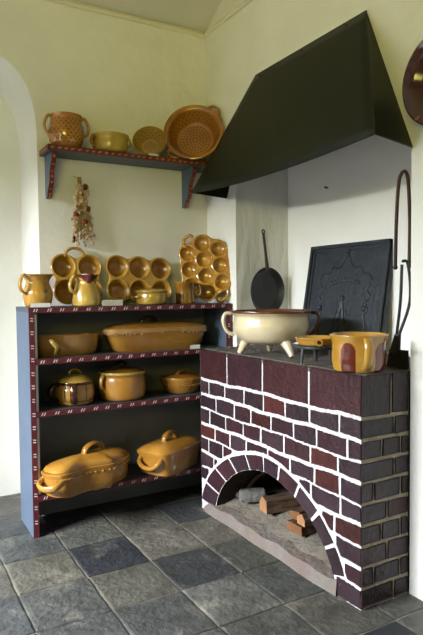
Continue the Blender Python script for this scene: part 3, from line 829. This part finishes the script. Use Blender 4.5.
# rectangular casserole
t = thing('boxy_casserole', 'deep boxy ochre casserole with a looped end handle on the bottom dresser shelf', 'casserole', (-.378, -.213, S[2]), math.radians(30))
plan = sup(.192, .116, 5)
m = M(); m.loft(dish(plan, [(.80, 0), (.87, .008), (.93, .065), (.97, .108), (1.0, .116), (1.02, .132)])); m.build('body', CASS, t)
m = M(); m.loft([ring(plan, (.97, .95), .128), ring(plan, (.975, .955), .136), ring(plan, (.92, .86), .146), ring(plan, (.78, .66), .158), ring(plan, (.5, .38), .166), ring(plan, (.1, .07), .168)]); ld = m.build('lid', CASS, t)
arch_handle(ld, CASS, (.0, 0, .162), (1, 0, 0), .120, .042, R=.010, flat=1.6)
P = [(-.176, -.068, .100), (-.200, -.064, .080), (-.210, -.034, .058), (-.212, .0, .052), (-.210, .034, .058), (-.200, .064, .080), (-.176, .068, .100)]
m = M(); m.tube(P, .0125, side=(1, 0, 0), flat=1.2); m.build('handle', CASS, t)

# --- dried bundle ------------------------------------------------------
t = thing('dried_bouquet', 'bundle of dried flowers hanging on the wall below the wall shelf', 'dried flowers', (-.815, -.02, 1.815))
m = M()
m2 = M(); m3 = M()
for k in range(120):
    a = random.uniform(-1, 1); L = random.uniform(.16, .36); b = random.uniform(-.35, 1)
    x1 = .012+a*(.03+.10*L); P = [(random.uniform(-.008, .012), random.uniform(-.018, -.004), random.uniform(-.01, .012)), (x1*.35, -.022-.012*b, -L*.4), (x1+.006*math.sin(k), -.02-.024*b, -L)]
    m.tube(P, .0013, seg=5, n=3)
    m2.ball(Vector(P[-1])+Vector((0, 0, 0)), random.uniform(.004, .010), seg=6, jitter=.35)
    if k % 2: m2.ball(Vector(P[1])+Vector((random.uniform(-.02, .02), -.008, random.uniform(-.03, .03))), random.uniform(.007, .013), seg=6, jitter=.4)
for c in ((.030, -.03, -.045), (.004, -.03, -.09), (-.022, -.03, -.195), (.022, -.035, -.235), (.040, -.03, -.16)):
    q = M(); q.ball(c, .017, seg=9, jitter=.2); q.build('seed_head', FLOWER_R, t)
m.tube([(-.012, -.008, .006), (-.032, -.012, .014)], .002, seg=5, smooth=False)
m.build('stems', STRAW, t); m2.build('pale_heads', FLOWER, t)
m = M(); m.tube([(-.030, -.02, -.28), (-.034, -.022, -.31), (-.040, -.022, -.345)], .006, side=(0, 1, 0)); m.build('dark_stalk', TIE, t)

# ------------------------------------------------------------------ things on the hearth
# three footed cauldron
t = thing('footed_cauldron', 'wide cream cauldron on three feet with a brown rim, standing on the hearth', 'cauldron', (-.130, -.846, HH))
Rv = Vector((.868, -.497, 0)); Fv = Vector((.497, .868, 0))
pf = [(.045, .052), (.100, .059), (.148, .078), (.175, .112), (.184, .145), (.178, .180), (.181, .196), (.196, .209), (.199, .215)]
pv = vessel(pf, .008)
m = M(); m.lathe(pv, 64, mifn=lambda i, n, a: 1 if (pv[i][1] > .207 or i > n*.52) else 0); m.build('body', [CREAM, RIMB], t)
for r_, d_ in ((-.152, .03), (.080, -.165), (.01, .16)):
    p = Rv*r_+Fv*d_; q = p.normalized()*min(p.length*.72, .12)
    m = M(); m.tube([q+Vector((0, 0, .085)), q.lerp(p, .5)+Vector((0, 0, .052)), p+Vector((0, 0, .010))], [.030, .021, .012], side=(0, 0, 1), seg=12); m.build('foot', CREAM, t)
for s in (-1, 1):
    d = Rv*s; a = math.atan2(d.y, d.x)+(.15 if s > 0 else 0)
    P = [d*.190+Vector((0, 0, .207)), d*.220+Vector((0, 0, .205)), d*.232+Vector((0, 0, .170)), d*.214+Vector((0, 0, .122)), d*.178+Vector((0, 0, .100))]
    m = M(); m.tube(P, .009, side=(-d.y, d.x, 0), flat=1.5); m.build('handle', CREAM if s < 0 else RIMB, t)
# hanging frying pan
mt = Matrix.Translation((.176, N0-.022, 1.198)) @ Matrix.Rotation(math.radians(90), 4, 'X')
t = thing('frying_pan', 'black iron frying pan with a long handle hanging on the niche side wall', 'frying pan', mtx=mt @ Matrix.Rotation(math.radians(7), 4, 'Y'))
m = M(); m.lathe(vessel([(.098, 0), (.106, .003), (.123, .022), (.132, .034)], .004), 48, sy=1.04); m.build('pan', IRON, t)
m = M(); m.tube([(-.004, .118, .034), (-.012, .20, .032), (-.014, .335, .012)], [.010, .0075, .0065], side=(1, 0, 0), flat=1.2)
m.tube([(-.014+.010*math.cos(a), .343+.010*math.sin(a), .012) for a in [2*PI*k/12 for k in range(13)]], .004, side=(0, 0, 1), smooth=False)
m.build('handle', RUST, t)
# iron fireback
back_a = math.radians(9.5)
FB = stand((.276, -.862, HH+.007), math.radians(90), back_a, 0)
t = thing('iron_fireback', 'cast iron fireback with raised ornament leaning on the niche back wall', 'fireback', mtx=FB)
W2, FH = .292, .556
m = M(); m.box((-W2-.028, .0, -.030), (W2, FH-.010, -.012)); m.box((-W2, 0, -.014), (W2, FH, .004)); m.build('plate', CAST, t, smooth=False)
m = M()
for a, b in (((-W2, 0), (-W2, FH)), ((W2, 0), (W2, FH)), ((-W2, FH), (W2, FH)), ((-W2, .0), (W2, .0))):
    w = .017; x0, x1 = min(a[0], b[0])-.001, max(a[0], b[0])+.001; y0, y1 = min(a[1], b[1]), max(a[1], b[1])
    if x1-x0 < .1: 
        sx_ = 1 if x0 < 0 else -1; m.box((x0 if sx_ > 0 else x1-.034, y0, .0), (x0+.034 if sx_ > 0 else x1, y1, .010)); m.box((x0+.0 if sx_ > 0 else x1-.018, y0, .0), (x0+.018 if sx_ > 0 else x1, y1, .020))
    elif y0 > .1: m.box((x0, y1-.034, 0), (x1, y1, .010)); m.box((x0, y1-.018, 0), (x1, y1, .020))
m.build('frame', CAST, t, smooth=False)
m = M()
def rib(P, r=.006, n=4): m.tube([(p[0], p[1], .004) for p in P], r, side=(0, 0, 1), flat=1.0, n=n, seg=8)
rib([(-.20, .375), (-.205, .345)]); rib([(-.195, .375), (-.165, .405), (-.125, .402), (-.105, .432), (-.06, .430), (-.03, .455), (0, .500), (.03, .455), (.06, .430), (.105, .428), (.125, .398), (.165, .392), (.195, .360)], .0065)
for k in range(9):
    x = -.10+.025*k; rib([(x-.012, .335+.02*math.cos(x*14)), (x, .350+.02*math.cos(x*14)), (x+.012, .335+.02*math.cos(x*14))], .006)
m.ball((0, .520, .004), .018); m.ball((0, .545, .004), .010)
for s in (-1, 1):
    rib([(s*.185, .34), (s*.165, .31), (s*.19, .28), (s*.165, .25), (s*.185, .21), (s*.16, .18), (s*.18, .13), (s*.165, .08)], .007)
    rib([(s*.150, .33), (s*.135, .30), (s*.155, .27), (s*.140, .23)], .005); m.ball((s*.17, .215, .003), .018); m.ball((s*.165, .06, .003), .020)
m.ball((0, .268, .004), .015); rib([(0, .255), (-.008, .21), (-.022, .15), (-.03, .09), (-.035, .05)], .009); rib([(0, .25), (.012, .2), (.024, .14), (.030, .07)], .009)
rib([(-.03, .20), (-.055, .17), (-.05, .13)], .006); rib([(.03, .20), (.055, .18), (.06, .22)], .006)
for k in range(12): m.ball((-.11+.02*k, .045+.008*math.sin(k*2.1), .002), .012, seg=7)
m.build('relief', CAST, t)
# trivet
t = thing('iron_trivet', 'small black iron trivet under the ochre skillet on the hearth', 'trivet', (-.165, -1.232, HH))
m = M(); m.tube([(.074*math.cos(a), .074*math.sin(a), .074) for a in [2*PI*k/28 for k in range(29)]], .006, side=(0, 0, 1), flat=1.3, smooth=False)
m.box((-.073, -.005, .070), (.073, .005, .078)); m.build('ring', IRON, t)
for a in (175, 275, 55):
    a = math.radians(a); d = Vector((math.cos(a), math.sin(a), 0)); m = M(); m.tube([d*.074+Vector((0, 0, .074)), d*.078+Vector((0, 0, .040)), d*.082+Vector((0, 0, .004))], .006, side=(-d.y, d.x, 0), flat=1.5); m.build('leg', IRON, t)
# skillet on trivet
t = thing('small_skillet', 'shallow ochre skillet with a hollow socket handle, on the black trivet', 'skillet', (-.165, -1.232, HH+.081))
m = M(); m.lathe(vessel([(.066, 0), (.080, .006), (.090, .024), (.095, .032)], .006), 44); m.build('pan', OCHRE, t)
d = (-Fv-Rv*.12).normalized(); P = [d*.084+Vector((0, 0, .020)), d*.104+Vector((0, 0, .022)), d*.128+Vector((0, 0, .022))]
m = M(); m.tube(P, [.012, .0125, .015], side=(0, 0, 1), seg=14, n=4); m.disc(P[-1]+d*.001, d, .0085, 1, 12); m.build('socket_handle', [OCHRE, DBROWN], t)
# patched pot
t = thing('patched_pot', 'ochre pot with red brown patches and a strap handle on the near hearth corner', 'pot', (-.156, -1.470, HH))
pf = [(.088, 0), (.098, .006), (.104, .040), (.104, .075), (.103, .108), (.108, .126), (.113, .140)]
pv = vessel(pf, .006, n=10)
def patch(i, n, a):
    z = pv[i][1]
    if i > n*.5: return 0 if z > .12 else 1
    d0 = abs((a-math.radians(203)+PI) % (2*PI)-PI); d1 = abs((a-math.radians(285)+PI) % (2*PI)-PI); d2 = abs((a-math.radians(90)+PI) % (2*PI)-PI)
    for d, w in ((d0, .30), (d1, .40), (d2, .45)):
        if d < w*math.sqrt(max(0, 1-max(0, (z-.07)/.045)**2)) and z < .113: return 1
    return 0
m = M(); m.lathe(pv, 180, mifn=patch); m.build('body', [OCHRE, REDB], t)
a = math.radians(241); d = Vector((math.cos(a), math.sin(a), 0))
P = [d*.106+Vector((0, 0, .128)), d*.135+Vector((0, 0, .126)), d*.146+Vector((0, 0, .090)), d*.136+Vector((0, 0, .045)), d*.104+Vector((0, 0, .016))]
m = M(); m.tube(P, .010, side=(-d.y, d.x, 0), flat=1.7); m.build('handle', OCHRE, t)
# fire tongs
t = thing('fire_tongs', 'long iron fire tongs with a hairpin loop, hanging at the right edge of the niche', 'fire tongs', (.015, -1.537, 1.66))
m = M()
P = [(.0, .040, -.365), (0, .036, -.20), (0, .026, -.05), (0, .010, -.006), (0, -.010, -.004), (0, -.024, -.05), (0, -.032, -.20), (0, -.030, -.37)]
m.tube(P, .0065, side=(1, 0, 0), flat=1.2, n=6); m.build('arms', RUST, t)
for c in ((0, .040, -.372), (0, -.030, -.37)):
    m = M(); m.ball(c, .010); m.build('tip', IRON, t)
# shovel
t = thing('fire_shovel', 'black fire shovel with a twin rod handle leaning at the right edge of the niche', 'fire shovel', (.015, -1.527, HH))
m = M(); m.tube([(.0, .022, .13), (-.02, -.015, .27), (-.04, -.040, .41)], .0060, n=6); m.tube([(.0, .010, .13), (.005, -.040, .27), (-.02, -.052, .41), (-.04, -.040, .425)], .0060, n=6); m.build('handle', IRON, t)
m = M(); m.tube([(0, .030, .060), (0, .016, .135)], [.022, .013], side=(1, 0, 0), smooth=False)
m.add([(-.012, .064, .002), (-.012, -.042, .002), (-.006, -.036, .075), (-.006, .054, .075), (.0, .064, .002), (.0, -.042, .002), (.004, -.036, .075), (.004, .054, .075)],
      [(0, 1, 2, 3), (4, 7, 6, 5), (0, 3, 7, 4), (1, 5, 6, 2), (2, 6, 7, 3), (0, 4, 5, 1)]); m.build('blade', IRON, t, smooth=False)
# hanging plate on the right wall
mt = lean((-.004, -1.758, 1.948), math.radians(90), 0)
t = thing('hanging_plate', 'glossy dark red brown plate hanging on the wall right of the hood', 'plate', mtx=mt)
m = M(); m.lathe([(0, .002)]+sm([(.09, 0), (.105, .006), (.125, .026), (.142, .034), (.160, .036), (.170, .040)])+[(.171, .046), (.166, .049), (.156, .046), (.142, .043), (.126, .036), (.108, .016), (.09, .010), (0, .010)], 56, )
m.build('dish', PLATE_R, t)
# nail on the niche wall
m = M(); m.tube([(ND-.002, -.689, 1.757), (ND-.02, -.689, 1.758)], .004, smooth=False); m.ball((ND-.02, -.689, 1.758), .006); tag(m.build('iron_nail', RUST), 'small rusty nail in the white niche back wall under the hood', 'nail')

# ------------------------------------------------------------------ firewood
def log(loc, rot, L, sec, label, end=WOOD_E):
    m = M(); n_ = 8; rs = []
    for i in range(n_+1):
        x = L*i/n_; w = 1+random.uniform(-.04, .04)
        rs.append([Vector((x, p[0]*w+random.uniform(-.0015, .0015)*(0 < i < n_), p[1]*w)) for p in sec])
    m.loft(rs, cap0=False, cap1=False)
    m.add(rs[0], [tuple(range(len(sec)))[::-1]], 1); m.add(rs[-1], [tuple(range(len(sec)))], 1)
    o = m.build('firewood', [WOOD, end], None, loc, rot, smooth=False); return tag(o, label, 'firewood', 'firewood in the hearth arch')
wedge = [(-.040, 0), (.036, 0), (.040, .040), (.012, .075), (-.034, .062)]
wedge2 = [(-.036, 0), (.034, 0), (.030, .030), (-.030, .034)]
tri = [(-.040, 0), (.042, 0), (.034, .040), (-.030, .066)]
log((-.150, -.800, .100), (0, 0, math.radians(-8)), .34, wedge, 'thick split log with a pale cut end, farthest of the hearth firewood')
log((-.050, -.945, .102), (0, 0, math.radians(-4)), .24, [(-.022, 0), (.022, 0), (.022, .028), (-.020, .034)], 'thin dark stick of firewood lying between the thick logs in the arch', WOOD_EO)
log((-.165, -1.070, .092), (0, 0, math.radians(4)), .30, [(-.05, 0), (.05, 0), (.047, .044), (-.045, .04)], 'split log with an orange end lying at the front of the hearth firewood', WOOD_EO)
log((-.135, -1.040, .138), (0, math.radians(0), math.radians(10)), .26, [(-.036, 0), (.036, 0), (.030, .036), (-.024, .040)], 'dark log with an orange brown end, far one of two atop the front log', WOOD_EO)
log((-.155, -1.107, .139), (0, 0, math.radians(-3)), .27, [(-.028, 0), (.030, 0), (.034, .030), (-.004, .054), (-.026, .03)], 'split log with a pale end, on top of the front log at its near side', WOOD_E)
def rock(loc, s, label, rz=0):
    m = M(); c = [(-1, -1), (1, -1), (1, 1), (-1, 1)]
    rs = []
    for z, k in ((0, .92), (.15, 1), (.85, .96), (1, .84)):
        pl = sup(s[0]*k, s[1]*k, 4, 20); rs.append([Vector((p[0]*(1+random.uniform(-.05, .05)), p[1]*(1+random.uniform(-.05, .05)), z*s[2]*(1+random.uniform(-.04, .04)))) for p in pl])
    m.loft(rs); o = m.build('stone_lump', STONE, None, loc, (0, 0, rz)); return tag(o, label, 'stone', 'stones in the hearth arch')
rock((-.095, -.625, .098), (.075, .040, .052), 'grey brick shaped stone behind the logs in the hearth arch', math.radians(-20))
rock((-.125, -.535, .095), (.016, .013, .024), 'tiny pale rubble lump beside the grey stone in the hearth arch')
rock((-.150, -.510, .090), (.014, .012, .020), 'tiny rubble lump nearest the left foot of the hearth arch')

# ------------------------------------------------------------------ light
def area(name, loc, target, sx, sy, power, col):
    l = bpy.data.lights.new(name, 'AREA'); l.shape = 'RECTANGLE'; l.size = sx; l.size_y = sy; l.energy = power; l.color = col
    o = bpy.data.objects.new(name, l); COL.objects.link(o); o.location = loc
    o.rotation_euler = (Vector(target)-Vector(loc)).to_track_quat('-Z', 'Y').to_euler(); return o
m = M(); WX = -3.4
for a, b in (((WX-.25, -4.2, 0), (WX, 0, .70)), ((WX-.25, -4.2, 2.02), (WX, 0, 3.6)), ((WX-.25, -.25, .70), (WX, 0, 2.02)), ((WX-.25, -4.2, .70), (WX, -1.80, 2.02))): m.box(a, b)
struct(m.build('wall_window', PLASTER, smooth=False))
area('window_light', (-4.9, -1.05, 2.75), (-2.2, -1.0, 1.3), 2.2, 1.5, 1780, (.93, .97, 1.0))
area('recess_fill_light', (-2.02, .10, 1.40), (-1.12, .42, 1.3), .30, 1.5, 1.6, (.93, .97, 1.0))  # added fill to brighten the recess, no window behind it
area('upper_light', (-2.5, -3.3, 2.0), (-.2, -.3, 2.75), 1.0, .5, 7.5, (1.0, .93, .2)).data.spread = math.radians(80)  # added warm fill that yellows the upper walls, no lamp modelled
w = bpy.data.worlds.new('room_air'); sc.world = w; w.use_nodes = True
w.node_tree.nodes['Background'].inputs['Color'].default_value = (.85, .92, 1.0, 1); w.node_tree.nodes['Background'].inputs['Strength'].default_value = .05

# ------------------------------------------------------------------ camera
cd = bpy.data.cameras.new('camera'); cam = bpy.data.objects.new('camera', cd); COL.objects.link(cam)
f_px, yaw, pitch, roll = 586.88, .5202, -.0448, -.0099
F = Vector((math.sin(yaw)*math.cos(pitch), math.cos(yaw)*math.cos(pitch), math.sin(pitch)))
R0 = Vector((math.cos(yaw), -math.sin(yaw), 0)); U0 = R0.cross(F)
Rr = R0*math.cos(roll)+U0*math.sin(roll); Uu = U0*math.cos(roll)-R0*math.sin(roll)
cam.matrix_world = Matrix(((Rr.x, Uu.x, -F.x, -1.7944), (Rr.y, Uu.y, -F.y, -3.17248), (Rr.z, Uu.z, -F.z, 1.2), (0, 0, 0, 1)))
cd.sensor_fit = 'VERTICAL'; cd.sensor_height = 24; cd.lens = 24*f_px/635; cd.clip_start = .02
sc.camera = cam
sc.view_settings.view_transform = 'Standard'
sc.view_settings.look = 'None'
